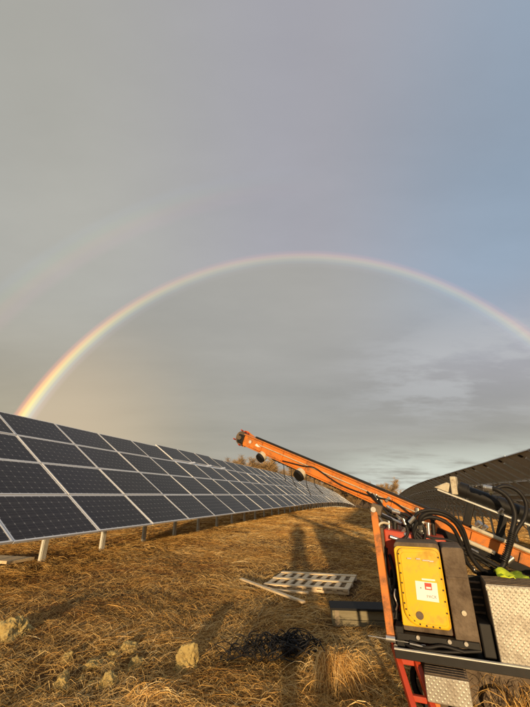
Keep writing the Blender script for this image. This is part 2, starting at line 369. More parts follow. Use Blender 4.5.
# ------------------------------------------------------------------ solar arrays
TILT = R(35); PITCH = MOD_L + 0.018; SL = MOD_W + 0.022
def module_meshes():
    t = 0.034; fw = 0.024
    g = MB(); g.box((0, 0, -0.004), (MOD_L - 0.02, MOD_W - 0.02, 0.006))
    me = g.mesh('solar_panel', [M['cells'], M['backsheet']])
    for p in me.polygons: p.material_index = 1 if p.normal.z < -0.5 else 0
    fr = MB()
    for sy in (-1, 1): fr.box((0, sy * (MOD_W - fw) / 2, -t / 2 + 0.003), (MOD_L, fw, t))
    for sx_ in (-1, 1): fr.box((sx_ * (MOD_L - fw) / 2, 0, -t / 2 + 0.003), (fw, MOD_W - 2 * fw, t))
    jb = MB(); jb.box((0, MOD_W * 0.38, -0.02), (0.12, 0.09, 0.022))
    return me, fr.mesh('frame', [M['alu']]), jb.mesh('junction_box', [M['black']])
MOD_ME, FRAME_ME, JB_ME = module_meshes()
def array(label, p_low, z_low, sgn_cols, a0, ncol, ground_off, lifted=(), back=False, post_ext=1.0):
    """p_low / z_low: position of the low edge across the row and its height; the panel rises towards -NV (left)."""
    ox, oy = rowpt(a0, p_low)
    root = empty('solar_array', (ox, oy, float(drop(a0)) + z_low), 0, label=label, cat='solar array')
    O = Vector(root.location)
    low = lambda a: Vector((*rowpt(a, p_low), z_low + float(drop(a))))
    rise = Vector((-NV[0] * math.cos(TILT), -NV[1] * math.cos(TILT), math.sin(TILT)))
    pm = MB(); pm.box((0, 0, 0), (0.10, 0.012, 1)); pm.box((0, -0.028, 0), (0.012, 0.05, 1)); pm.box((0, 0.028, 0), (0.10, 0.008, 1)); pm.box((0.044, -0.025, 0), (0.008, 0.04, 1)); pm.box((-0.044, -0.025, 0), (0.008, 0.04, 1))
    post_me = pm.mesh('post', [M['galv']])
    rm = MB(); rm.box((0, 0, 0), (0.05, 1, 0.05)); raf_me = rm.mesh('rafter', [M['galv']])
    pu = MB(); pu.box((0, 0, 0), (PITCH, 0.05, 0.04)); pur_me = pu.mesh('purlin', [M['galv']])
    cs = MB(); cs.box((0, 0, 0), (PITCH, 0.10, 0.01)); strip_me = cs.mesh('glint_strip', [M['alu']])  # pale strip added in the gap to imitate a sun glint
    cp = MB(); cp.box((0, 0, 0), (0.55, 0.095, 0.012)); plate_me = cp.mesh('glint_plate', [M['alu']])  # plate added and tilted to the sun for a white glint
    br = MB(); br.cyl((0, 0, -.5), (0, 0, .5), 0.022, 8); bra_me = br.mesh('brace', [M['galv']])
    def place(o, origin, X, Y, Z, par=root):
        m = Matrix((X, Y, Z)).transposed().to_4x4(); m.translation = origin - O
        o.matrix_basis = m
    for c in range(ncol):
        a = a0 + c * PITCH; p0, p1 = low(a), low(a + PITCH)
        X = (p1 - p0).normalized(); Y = (rise - X * rise.dot(X)).normalized(); Z = X.cross(Y)
        if Z.z < 0: X = -X; Z = -Z
        mid = (p0 + p1) / 2
        for r in range(4):
            jit = Vector((rng.normal(0, .002), rng.normal(0, .003), 0))
            up = SL * (r + 0.5); lift = 0.0
            if r == 3 and c in lifted: up += 0.115 + 0.01 * ((c * 7) % 3); lift = 0.015
            org = mid + Y * (up + jit.x) + X * jit.y + Z * (0.004 * rng.normal() + lift)
            rot = Matrix.Rotation(rng.normal(0, 0.0028), 3, X) @ Matrix.Rotation(rng.normal(0, 0.0022), 3, Y)
            o = obj('solar_panel', MOD_ME, root); place(o, org, rot @ X, rot @ Y, rot @ Z)
            obj('frame', FRAME_ME, o)
            if back: obj('junction_box', JB_ME, o)
        for r in range(4):
            for q in ({0: (0.5,), 2: (0.35,)}.get(r, ()) if back else (0.22, 0.78)):
                o = obj('purlin', pur_me, root); place(o, mid + Y * (SL * (r + q)) - Z * 0.056, X, Y, Z)
        if c in lifted:
            o = obj('glint_strip', strip_me, root); place(o, mid + Y * (3 * SL + 0.052) - Z * 0.012, X, Y, Z)
            o = obj('glint_plate', plate_me, root); pr_ = Matrix.Rotation(R(-11 if X.y > 0 else 11), 3, Y); place(o, p1 + Y * (3 * SL + 0.05) + Z * 0.02 - (p1 - p0).normalized() * 0.25, pr_ @ X, Y, pr_ @ Z)
        # post, rafter and brace under each column
        ctr = p0 + X * 0.4 * (1 if X.dot(p1 - p0) > 0 else -1)
        o = obj('rafter', raf_me, root); place(o, ctr + Y * (2 * SL) - Z * 0.114, X, Y * (4 * SL - 0.3), Z)
        top = ctr + Y * (SL * 1.72 * post_ext) - Z * 0.20
        gb = G(top.x, top.y) - 0.1
        o = obj('post', post_me, root); h = top.z - gb
        m = Matrix((X, Vector((NV[0], NV[1], 0)), Vector((0, 0, h)))).transposed().to_4x4(); m.translation = Vector((top.x, top.y, gb + h / 2)) - O; o.matrix_basis = m
        if back:
            b0 = Vector((top.x, top.y, gb + h * 0.45)); b1 = ctr + Y * (SL * 3.3) - Z * 0.2
            dv = b1 - b0; zx = dv.normalized(); xx = zx.orthogonal().normalized(); yy = zx.cross(xx)
            o = obj('brace', bra_me, root); m = Matrix((xx, yy, dv)).transposed().to_4x4(); m.translation = (b0 + b1) / 2 - O; o.matrix_basis = m
    return root
array('long row of dark solar panels on steel posts along the left, facing right', -4.75, 0.764, 1, 4.11 - PITCH, 49, 0.15, lifted=(6, 7, 8))
array('row of solar panels on the right seen from its shaded back', 6.81, -0.01, 1, -5.0, 54, -0.5, back=True)

# ------------------------------------------------------------------ pile driver (local axes: x along its front to the right, y away from the camera)
OX, OY = 0.886, 2.9; RZ = R(-22.5)
rig = empty('pile_driver', (OX, OY, G(OX, OY)), RZ, label='orange pile driver rig with long tilted mast and yellow engine cover', cat='pile driver')
_gi = Matrix.LocRotScale(Vector((OX, OY, G(OX, OY))), Euler((0, 0, RZ)), None).inverted()
def wl(p): return _gi @ Vector(p)
# mast: drawn in its own units, KM metres each
KM = 0.82
class KMB(MB):
    def box(s, c, size, rot=None, mi=0): return MB.box(s, c, tuple(q * KM for q in size), rot, mi)
    def bar(s, p0, p1, w, h, up=(0, 0, 1), mi=0):
        p0, p1 = Vector(p0), Vector(p1); x = (p1 - p0); l = x.length; x.normalize(); y = Vector(up).cross(x)
        if y.length < 1e-4: y = Vector((0, 1, 0)).cross(x)
        y.normalize(); return MB.box(s, (p0 + p1) / 2, (l, w * KM, h * KM), Matrix((x, y, x.cross(y))).transposed(), mi)
    def tube(s, pts, r, n=8, mi=0, caps=True, r1=None): return MB.tube(s, pts, r * KM, n, mi, caps, None if r1 is None else r1 * KM)
    def prism(s, outline, o, ex, ey, ez, depth, mi=0): return MB.prism(s, [(p[0] * KM, p[1] * KM) for p in outline], o, ex, ey, ez, depth * KM, mi)
TIP = wl((-0.319, 4.935, 2.081)); NEAR = wl((2.076, 3.266, 0.874))
ax = (NEAR - TIP).normalized(); END = NEAR + ax * 1.25
side = Vector((-0.572, -0.820, 0)); side = (_gi.to_3x3() @ side); side = (side - ax * side.dot(ax)).normalized()   # towards the camera
upv = side.cross(ax)
if upv.z < 0: upv = -upv
def mp_(t, s=0, u=0): return TIP + (ax * t + side * s + upv * u) * KM      # t metres from the tip
LEN = (END - TIP).length / KM
mast = KMB()
mast.bar(mp_(0.12), mp_(LEN), 0.15, 0.150, upv)                       # core box
mast_o = mast.build('mast', 'orange', rig, 0.006)
b = KMB(); b.bar(mp_(0.10, 0, 0.084), mp_(LEN, 0, 0.084), 0.20, 0.016, upv); b.build('top_flange', 'orange', mast_o, 0.003)
b = KMB(); b.bar(mp_(0.16, 0, -0.084), mp_(LEN, 0, -0.084), 0.20, 0.016, upv); b.build('bottom_flange', 'orange', mast_o, 0.003)
for i in range(11):
    t = 0.5 + i * 0.42
    for sg in (1, -1):
        b = KMB(); b.bar(mp_(t, sg * 0.086, 0.066), mp_(t, sg * 0.086, -0.066), 0.022, 0.018, ax); b.build('stiffener', 'orange', mast_o)
b = KMB(); b.bar(mp_(0.30, 0.02, 0.105), mp_(LEN, 0.02, 0.105), 0.05, 0.025, upv); b.build('guide_rail', 'black', mast_o, 0.003)
b = KMB(); b.cyl(mp_(0.45, 0.093, 0.018), mp_(2.9, 0.093, 0.022), 0.007, 8); b.build('steel_pipe', 'cream', mast_o)
b = KMB(); b.cyl(mp_(3.42, 0.10, 0.105), mp_(LEN, 0.10, 0.105), 0.020, 10); b.build('piston_rod', 'cream', rig)
b = KMB(); b.cyl(mp_(3.35, 0.150, -0.035), mp_(3.66, 0.150, -0.035), 0.022, 12); b.build('piston_rod', 'cream', rig)
b = KMB()
for i in range(70): b.bar(mp_(0.75 + i * 0.04, 0.06, -0.104), mp_(0.775 + i * 0.04, 0.06, -0.104), 0.022, 0.022 if i % 2 else 0.014, upv)
b.build('drive_chain', 'black', mast_o)
b = KMB(); b.bar(mp_(3.12, 0.112, -0.068), mp_(LEN - .05, 0.112, -0.068), 0.05, 0.075, upv); b.build('hose_channel', 'black', mast_o, 0.004)
# head of the mast: two rounded cheek plates with a sheave and block between
def arc(cx_, cy_, r, a0, a1, n): return [(cx_ + r * math.cos(a0 + (a1 - a0) * i / n), cy_ + r * math.sin(a0 + (a1 - a0) * i / n)) for i in range(n + 1)]
b = KMB()
b.prism(arc(-0.02, 0, 0.135, R(60), R(300), 20) + [(0.16, -0.095), (0.16, 0.095)], mp_(0.04, -0.078, 0), ax, upv, side, 0.018)
head_o = b.build('mast_head', 'orange', rig, 0.003)
b = KMB(); b.prism([(0.085, -.095), (0.20, -.085), (0.20, .085), (0.085, .095), (0.07, .05), (0.07, -.05)], mp_(0.04, 0.066, 0), ax, upv, side, 0.014); b.build('cheek_plate', 'orange', head_o, 0.003)
b = KMB(); b.cyl(mp_(0.02, -0.055, 0), mp_(0.02, 0.050, 0), 0.112, 24); b.build('sheave', 'mud_and_shade', head_o)
b = KMB(); b.box(mp_(0.055, 0.082, -0.005), (0.115, 0.05, 0.135), Matrix((ax, side, upv)).transposed()); b.build('bearing_block', 'black', head_o, 0.008)
b = KMB(); b.cyl(mp_(0.04, 0.1, 0.005), mp_(0.04, 0.122, 0.005), 0.034, 14); b.build('pivot_pin', 'mud_and_shade', head_o)
for (t, u) in ((0.0, 0.118), (0.08, 0.120), (0.14, 0.112), (0.04, -0.118), (-0.10, -0.062)):
    b = KMB(); b.cyl(mp_(t, 0.03, u), mp_(t, 0.085, u + 0.01), 0.012, 8); b.build('bolt', 'red', head_o)
b = KMB(); b.cyl(mp_(0.25, 0.0755, 0.005), mp_(0.25, 0.082, 0.005), 0.026, 16); b.build('round_badge', 'galv', mast_o)
b = KMB(); b.prism([(-.06, -.012), (.0, -.022), (.06, -.006), (.01, .004), (-.03, .022)], mp_(0.42, 0.0755, 0.0), ax, upv, side, 0.003); b.build('mast_decal', 'sticker', mast_o)
# two guide rollers hanging under the mast
for t, rr in ((0.57, 0.074), (1.30, 0.082)):
    c0 = mp_(t, 0.09, -0.13); d = (_gi.to_3x3() @ Vector((-0.62, -0.42, -0.52))).normalized()      # open end points down to the left
    b = KMB(); b.cyl(c0 - d * 0.030, c0 + d * 0.020, rr, 24, 0, rr * 1.02); w = b.build('guide_roller', 'cream', rig, 0.008)
    b = KMB(); b.cyl(c0 + d * 0.021, c0 + d * 0.050, rr * 1.05, 24, 0, rr * .95); b.build('roller_tyre', 'rubber', w, 0.006)
    b = KMB(); b.bar(c0 - d * 0.03 + upv * 0.03, mp_(t, 0.05, -0.08), 0.03, 0.02); b.build('roller_bracket', 'black', w)
for t, dx, ln in ((0.98, .02, .20), (1.12, .06, .23), (1.38, .05, .24), (1.52, .09, .17)):
    p = mp_(t, 0.08, -0.095)
    b = KMB(); b.tube(spline([p, p + Vector((.004, 0, -ln * .5)), p + Vector((dx, 0, -ln))], 4), 0.006, 6); b.build('hanging_cord', 'rubber', rig)
# cable and small hoses along the mast side
b = KMB(); b.tube(spline([mp_(0.95, .09, -.06), mp_(1.3, .1, -.01), mp_(1.5, .1, .03), mp_(1.9, .1, -.035), mp_(2.3, .1, -.02), mp_(2.6, .11, .03), mp_(2.9, .12, -.04)], 6), 0.009, 8); b.build('mast_cable', 'rubber', rig)
for k in range(3):
    b = KMB(); b.tube(spline([mp_(2.28 + .06 * k, .11, .02), mp_(2.5 + .05 * k, .14 + .01 * k, -.06 - .03 * k), mp_(2.75, .15, -.09 - .04 * k), mp_(3.05 + .1 * k, .17, -.13 - .02 * k)], 6), 0.011, 8); b.build('hydraulic_hose', 'rubber', rig)
for t, u, m_ in ((2.40, 0.00, 'steel'), (2.47, -0.04, 'cream'), (2.54, 0.03, 'steel'), (2.66, -0.05, 'cream'), (2.88, 0.04, 'steel')):
    b = KMB(); b.box(mp_(t, 0.10, u), (0.07, 0.03, 0.035), Matrix((ax, side, upv)).transposed() @ Matrix.Rotation(t * 7, 3, 'Y')); b.build('hose_clamp', m_, mast_o, 0.004)
# support leg from the mast down to the deck frame
LT = wl((0.95, 3.339, 1.213)); LB = wl((0.884, 3.012, 0.43))
b = MB(); b.bar(LT, LB, 0.055, 0.055, (0, 1, 0)); leg = b.build('support_leg', 'orange', rig, 0.006)
b = MB(); b.box(LT + Vector((0.02, 0.03, .02)), (0.09, 0.12, 0.08), Matrix.Rotation(.3, 3, 'Y')); b.build('leg_bracket', 'mud_and_shade', leg, 0.01)
b = MB(); b.cyl(LT + Vector((0, -.035, .02)), LT + Vector((0, -.05, .02)), 0.022, 12); b.build('bolt', 'steel', leg)
b = MB(); b.cyl(LB + Vector((-.03, -.045, .0)), LB + Vector((.03, -.045, .0)), 0.020, 10); b.build('pivot_pin', 'steel', leg)
b = MB(); b.cyl(LB + Vector((-.15, -.06, .005)), LB + Vector((.22, -.06, -.003)), 0.0032, 8); b.build('steel_rod', 'steel', leg)
b = MB(); b.cyl(LB + Vector((.03, -.06, -.03)), LB + Vector((.03, -.075, -.03)), 0.014, 10); b.build('bolt', 'steel', leg)
b = MB(); b.box(LB + Vector((.03, .02, -.035)), (0.08, 0.10, 0.06)); b.build('leg_foot', 'black', leg, 0.01)
# folding stabiliser frame running down from the leg to the grass
F0 = wl((0.887, 3.0, 0.40)); F1 = wl((0.888, 2.742, 0.17)); dF = (F1 - F0); F2 = F0 + dF * 1.62; off = Vector((0.115, 0.0, 0.0))
b = MB(); b.bar(F0, F2, 0.035, 0.045); b.build('stabiliser_beam', 'red', rig, 0.005)
b = MB(); b.bar(F0 + off, F2 + off, 0.035, 0.045); b.build('stabiliser_beam', 'red', rig, 0.005)
for q in (0.30, 0.86, 1.40):
    b = MB(); b.bar(F0 + dF * q + Vector((.018, 0, 0)), F0 + dF * q + off - Vector((.018, 0, 0)), 0.03, 0.03); b.build('cross_bar', 'red', rig, 0.004)
b = MB(); b.box(F2 + off / 2 - Vector((0, 0, .01)), (0.24, 0.12, 0.02)); b.build('stabiliser_foot', 'red', rig, 0.004)
# deck plate and rail
b = MB(); b.box((0.86, 0.42, 0.385), (1.76, 0.86, 0.02)); deck = b.build('deck', 'black', rig, 0.003)
b = MB(); b.box((0.86, -0.018, 0.385), (1.76, 0.012, 0.05)); b.build('deck_rail', 'black', rig, 0.003)
b = MB(); b.box((0.86, -0.022, 0.4135), (1.76, 0.022, 0.006)); b.build('rail_edge', 'galv', rig)
# crawler tracks under the deck
def track(y0):
    out = arc(0.20, 0.17, 0.165, R(90), R(270), 10) + arc(1.55, 0.17, 0.165, R(-90), R(90), 10)
    inn = arc(0.20, 0.17, 0.135, R(90), R(270), 10) + arc(1.55, 0.17, 0.135, R(-90), R(90), 10)
    b = MB(); n = len(out); Y = 0.26
    vs = [(x, y0, z) for x, z in out] + [(x, y0 + Y, z) for x, z in out] + [(x, y0, z) for x, z in inn] + [(x, y0 + Y, z) for x, z in inn]
    fs = []
    for i in range(n):
        j = (i + 1) % n
        fs += [(i, j, n + j, n + i), (2 * n + i, 3 * n + i, 3 * n + j, 2 * n + j), (i, 2 * n + i, 2 * n + j, j), (n + i, n + j, 3 * n + j, 3 * n + i)]
    b.add(vs, fs)
    for k in range(18):
        x = 0.22 + k * 0.077; b.box((x, y0 + Y / 2, 0.0), (0.03, Y, 0.02)); b.box((x, y0 + Y / 2, 0.342), (0.03, Y, 0.02))
    o = b.build('track', 'rubber', rig)
    b = MB(); b.box((0.875, y0 + Y / 2 + .03, 0.17), (1.35, Y - 0.10, 0.20)); b.build('track_frame', 'mud_and_shade', o)
    for x, r_ in ((0.20, .125), (0.55, .08), (0.875, .08), (1.2, .08), (1.55, .125)):
        zc = 0.17 if r_ > .1 else 0.117
        w = MB(); w.cyl((x, y0 + 0.012, zc), (x, y0 + Y - 0.012, zc), r_, 18); w.build('track_wheel', 'mud_and_shade', o)
track(0.22); track(0.62)
# yellow engine cover
def rrect(x0, x1, z0, z1, rs, n=6):   # rs: bl, br, tr, tl
    return (arc(x0 + rs[0], z0 + rs[0], rs[0], R(180), R(270), n) + arc(x1 - rs[1], z0 + rs[1], rs[1], R(270), R(360), n)
            + arc(x1 - rs[2], z1 - rs[2], rs[2], 0, R(90), n) + arc(x0 + rs[3], z1 - rs[3], rs[3], R(90), R(180), n))
XZ = ((1, 0, 0), (0, 0, 1), (0, 1, 0))
b = MB(); b.prism(rrect(0.045, 0.355, 0.485, 1.03, (.012, .012, .03, .03)), (0, 0.10, 0), *XZ, 0.29); eng = b.build('engine_housing', 'mud_and_shade', rig, 0.006)
b = MB(); b.prism(rrect(0.045, 0.352, 0.52, 1.005, (.008, .03, .035, .03)), (0, 0.072, 0), *XZ, 0.027); b.build('cover_back_plate', 'yellow', eng, 0.005)
b = MB(); b.prism(rrect(0.066, 0.345, 0.528, 0.998, (.10, .03, .05, .045), 10), (0, 0.040, 0), *XZ, 0.031); cov = b.build('engine_cover', 'yellow', rig, 0.012)
b = MB(); b.prism(rrect(0.088, 0.330, 0.552, 0.975, (.085, .02, .04, .035), 10), (0, 0.034, 0), *XZ, 0.0055); b.build('raised_panel', 'yellow', cov, 0.004)
rv = MB(); rv.cyl((0, 0, 0), (0, -0.005, 0), 0.0052, 8); rv_me = rv.mesh('rivet', [M['black']])
for (x, z) in [(.077, .96 - i * .06) for i in range(6)] + [(.082, .625), (.10, .592), (.128, .565), (.16, .547)] + [(.337, .95 - i * .065) for i in range(6)] + [(.20, .542), (.24, .541), (.28, .541)]:
    o = obj('rivet', rv_me, cov); o.location = (x, 0.0395, z)
for (x, z, w_) in ((.145, .935, .03), (.205, .935, .03), (.255, .928, .05), (.29, .925, .03)):
    b = MB(); b.box((x, 0.031, z), (w_, 0.008, 0.010)); b.build('latch', 'steel', cov, 0.002)
b = MB(); b.cyl((0.165, 0.034, 0.598), (0.165, 0.0275, 0.598), 0.024, 20); b.build('hole_disc', 'mud_and_shade', cov)  # dark disc in place of a hole's shaded inside
# sticker with a red square and a grey word
b = MB(); b.box((0.232, 0.0325, 0.742), (0.138, 0.0025, 0.112), Matrix.Rotation(R(2), 3, 'Y')); stk = b.build('sticker', 'sticker', cov)
b = MB(); b.box((0.245, 0.0305, 0.772), (0.044, 0.0012, 0.040), Matrix.Rotation(R(2), 3, 'Y')); b.build('red_square', 'redprint', stk)
b = MB(); b.box((0.246, 0.0294, 0.764), (0.030, 0.0010, 0.011), Matrix.Rotation(R(2), 3, 'Y')); b.build('white_mark', 'sticker', stk)
b = MB(); b.cyl((0.196, 0.0312, 0.760), (0.196, 0.030, 0.760), 0.0045, 10); b.build('dot_mark', 'greyprint', stk)
b = MB(); b.box((0.252, 0.0315, 0.812), (0.085, 0.003, 0.010), Matrix.Rotation(R(1), 3, 'Y')); b.build('glossy_strip', 'sticker', cov)
def word(txt, size, loc, mat, parent):
    cu = bpy.data.curves.new('word', 'FONT'); cu.body = txt; cu.size = size; cu.extrude = 0.0004; cu.align_x = 'CENTER'; cu.align_y = 'CENTER'
    t = bpy.data.objects.new('word_tmp', cu); C.objects.link(t); dg = bpy.context.evaluated_depsgraph_get(); dg.update()
    me = bpy.data.meshes.new_from_object(t.evaluated_get(dg)); bpy.data.objects.remove(t)
    me.materials.clear(); me.materials.append(M[mat]); o = obj('printed_word', me, parent); o.location = loc; o.rotation_euler = (R(90), 0, 0); return o
word('PACK', 0.025, (0.258, 0.0306, 0.712), 'greyprint', stk)
# mud-caked tank beside it
b = MB(); b.prism(rrect(0.365, 0.505, 0.43, 1.015, (.01, .01, .02, .02)), (0, 0.055, 0), *XZ, 0.42); tank = b.build('oil_tank', 'mud_and_shade', rig, 0.008)
b = MB(); b.box((0.435, 0.05, 0.83), (0.12, 0.008, 0.012)); b.build('seam', 'mud_and_shade', tank)
b = MB(); b.cyl((0.440, 0.056, 0.635), (0.440, 0.040, 0.635), 0.015, 14); b.build('bolt', 'cream', tank)
# tray under the engine, bolts, hoses
b = MB(); b.box((0.25, 0.06, 0.465), (0.50, 0.05, 0.038)); b.box((0.02, 0.10, 0.46), (0.05, 0.12, 0.12)); tray = b.build('engine_tray', 'black', rig, 0.004)
for x in (0.135, 0.325, 0.42):
    b = MB(); b.cyl((x, 0.036, 0.475), (x, 0.018, 0.475), 0.012, 10); b.build('bolt', 'steel', tray)
for pts in ([(.08, .03, .445), (.18, .0, .435), (.28, .015, .45), (.40, .03, .43)], [(.02, .06, .43), (.12, .02, .415), (.3, .02, .42), (.5, .05, .44)]):
    b = MB(); b.tube(spline(pts), 0.010, 8); b.build('hydraulic_hose', 'rubber', rig)
b = MB(); b.cyl((0.08, 0.01, 0.44), (0.16, 0.0, 0.437), 0.006, 8); b.build('steel_rod', 'steel', tray)
# red engine block behind, with valves on top
b = MB(); b.prism([(-0.045, .40), (.42, .40), (.42, 1.03), (-.045, 1.09)], (0, 0.40, 0), *XZ, 0.40); er = b.build('engine_block', 'red', rig, 0.012)
b = MB(); b.prism([(-0.07, .42), (-.047, .42), (-.047, 1.10), (-.07, 1.10)], (0, 0.395, 0), *XZ, 0.36); b.build('side_plate', 'mud_and_shade', er, 0.004)
for i, (x, y, h_, r_, m_) in enumerate([(-.02, .60, .07, .016, 'steel'), (.03, .56, .05, .022, 'black'), (.07, .62, .09, .014, 'galv'), (.11, .57, .05, .020, 'steel'), (.16, .60, .08, .016, 'black'), (.20, .56, .05, .022, 'cream'), (.25, .60, .06, .018, 'galv'), (.30, .58, .05, .016, 'steel'), (.34, .62, .08, .018, 'black')]):
    b = MB(); b.cyl((x, y, 1.02), (x + .01, y, 1.075 + h_), r_, 10); b.cyl((x + .01, y, 1.075 + h_), (x + .012, y, 1.087 + h_), r_ * 1.5, 6); b.build('valve', m_, er)
b = MB(); b.tube(spline([(-.082, .38, .92), (-.085, .37, 1.06), (-.075, .37, 1.12), (-.04, .38, 1.14), (.0, .42, 1.13)]), 0.010, 8); b.build('bent_pipe', 'cream', er)
for k, pts in enumerate(([(-.04, .40, .95), (-.06, .36, .8), (-.02, .30, .65), (.0, .2, .5)], [(-.02, .40, .9), (.01, .30, .75), (-.04, .28, .6), (.02, .18, .47)], [(.0, .45, .85), (-.03, .35, .72), (.02, .25, .66), (-.01, .2, .52)],
                         [(-.08, .5, .75), (-.05, .4, .6), (-.06, .3, .5), (.01, .15, .45)], [(.01, .40, .7), (-.03, .33, .62), (-.01, .28, .5), (.03, .18, .43)])):
    b = MB(); b.tube(spline(pts), 0.013, 8); b.build('hydraulic_hose', 'rubber', rig)
for z_, w_ in ((.62, .30), (.52, .24), (.72, .36)):
    b = MB(); b.box((-.015, w_, z_), (0.07, 0.08, 0.07), Matrix.Rotation(z_ * 9, 3, 'Z')); b.build('hose_fitting', 'black', rig, 0.008)
b = MB(); b.tube(spline([(.01, .22, .70), (.0, .2, .66), (.015, .19, .61), (.0, .2, .575)]), 0.007, 8); b.build('bent_pipe', 'steel', rig)
# tread plate toolbox and step
def treadbox(name, x0, x1, y0, y1, z0, z1, ribs):
    b = MB(); b.box(((x0 + x1) / 2, (y0 + y1) / 2, (z0 + z1) / 2), (x1 - x0, y1 - y0, z1 - z0)); o = b.build(name, 'tread', rig, 0.006)
    me = o.data; me.materials.append(M['mud_and_shade'])
    for p in me.polygons:
        if p.normal.z > 0.5 or p.normal.x < -0.5: p.material_index = 1  # top and left faces darkened: low-sun shade put into the colour
    for k in range(ribs):
        y = y0 + 0.02 + k * (y1 - y0 - 0.03) / max(1, ribs - 1)
        r = MB(); r.box(((x0 + x1) / 2, y, z1 + 0.003), (x1 - x0 - 0.01, 0.010, 0.006)); r.build('rib', 'mud_and_shade', o, 0.002)
    return o
tb = treadbox('toolbox', 0.592, 1.25, -0.005, 0.24, 0.396, 0.822, 8)
b = MB(); b.box((0.92, -0.009, 0.80), (0.66, 0.006, 0.03)); b.build('lid_lip', 'tread', tb, 0.002)
st = treadbox('step_box', 0.15, 0.392, -0.15, 0.06, 0.215, 0.345, 6)
b = MB(); b.bar((.20, -.12, .21), (.20, -.12, .02), 0.035, 0.035, (0, 1, 0)); b.build('step_leg', 'orange', st, 0.003)
b = MB(); b.bar((.36, -.02, .21), (.36, -.02, .02), 0.035, 0.035, (0, 1, 0)); b.build('step_leg', 'orange', st, 0.003)
b = MB(); b.box((0.548, 0.14, 0.50), (0.07, 0.20, 0.18)); b.build('battery', 'black', rig, 0.008)
b = MB(); b.box((0.70, 0.262, 0.61), (0.38, 0.012, 0.42)); b.build('recess_dark_plate', 'black', rig, 0.003)  # black sheet added to darken the recess between tank and toolbox
for k in range(5):
    b = MB(); b.box((0.552, 0.252, 0.60 + k * .045), (0.07, 0.008, 0.014)); b.build('recess_rib', 'mud_and_shade', rig, 0.003)
# hydraulic feed unit above the mast
b = KMB(); b.bar(mp_(3.02, 0.02, 0.345), mp_(LEN - .1, 0.02, 0.325), 0.10, 0.016, upv); car = b.build('carriage_bar', 'galv', rig, 0.003)
for t in (3.36, 3.66, 4.3):
    b = KMB(); b.bar(mp_(t, 0.02, 0.10), mp_(t, 0.02, 0.334), 0.075, 0.07, ax); b.build('carriage_post', 'black', car, 0.006)
b = KMB(); b.cyl(mp_(3.26, 0.0, 0.435), mp_(4.6, 0.0, 0.405), 0.066, 18); b.cyl(mp_(3.22, 0.0, 0.436), mp_(3.30, 0.0, 0.436), 0.078, 18); b.cyl(mp_(3.58, 0.0, 0.43), mp_(3.65, 0.0, 0.43), 0.075, 18); ram = b.build('hydraulic_ram', 'black', car)
b = KMB(); b.box(mp_(3.17, 0.03, 0.452), (0.06, 0.14, 0.19), Matrix((ax, side, upv)).transposed() @ Matrix.Rotation(R(-20), 3, 'Y')); b.build('ram_plate', 'cream', car, 0.008)
b = KMB(); b.prism([(0, 0), (.15, 0), (.15, .10), (.11, .10)], mp_(2.98, 0.07, 0.357), ax, upv, -side, 0.11); b.build('wedge_bracket', 'cream', car, 0.006)
for t, u, r_ in ((3.46, .53, .022), (3.51, .515, .018), (3.62, .37, .02), (3.46, .16, .03), (3.52, .15, .022)):
    b = KMB(); b.cyl(mp_(t, 0.07, u - .02), mp_(t + .02, 0.09, u + .025), r_, 10); b.build('hose_fitting', 'steel', car)
def ml(px, py, z):     # helper used once to lay hoses out: camera-frame metres to rig coordinates
    p = R(22); x, y = (px - 265) / 350, (353.5 - py) / 350
    return wl((x * z, (math.cos(p) - y * math.sin(p)) * z, CAM_H + (y * math.cos(p) + math.sin(p)) * z))
HOSES = [
 ([(421, 528, 2.82), (420, 519, 2.81), (428, 513, 2.80), (442, 514, 2.77), (455, 522, 2.75), (464, 537, 2.73), (470, 554, 2.71), (480, 568, 2.68), (492, 574, 2.68), (503, 566, 2.68), (508, 550, 2.71), (512, 532, 2.73), (515, 515, 2.77), (509, 499, 2.82), (498, 490, 2.86), (488, 488, 2.91)], .018),
 ([(414, 524, 2.86), (416, 536, 2.82), (428, 544, 2.77), (446, 544, 2.75), (466, 549, 2.73), (490, 562, 2.68), (512, 575, 2.64), (533, 588, 2.59), (545, 596, 2.55)], .015),
 ([(400, 517, 2.95), (412, 528, 2.86), (424, 540, 2.80), (440, 549, 2.77), (458, 552, 2.75), (476, 558, 2.73), (505, 577, 2.66), (540, 600, 2.59)], .011),
 ([(424, 545, 2.82), (414, 534, 2.82), (418, 522, 2.82), (432, 517, 2.81), (450, 525, 2.77), (460, 541, 2.75), (466, 560, 2.73), (478, 573, 2.71), (494, 572, 2.71), (510, 560, 2.73)], .015),
 ([(492, 490, 2.93), (505, 486, 2.91), (518, 491, 2.86), (526, 503, 2.82), (525, 517, 2.77), (517, 530, 2.75), (511, 545, 2.73), (506, 562, 2.71), (498, 572, 2.68)], .015),
 ([(404, 520, 2.91), (408, 533, 2.86), (402, 540, 2.84), (394, 538, 2.86)], .012),
 ([(378, 514, 3.18), (392, 520, 3.09), (408, 527, 3.00), (425, 540, 2.91)], .016),
 ([(380, 518, 3.18), (388, 530, 3.09), (398, 537, 3.00), (410, 541, 2.91)], .008),
 ([(470, 566, 2.73), (484, 578, 2.68), (500, 580, 2.66), (520, 586, 2.64)], .012),
]
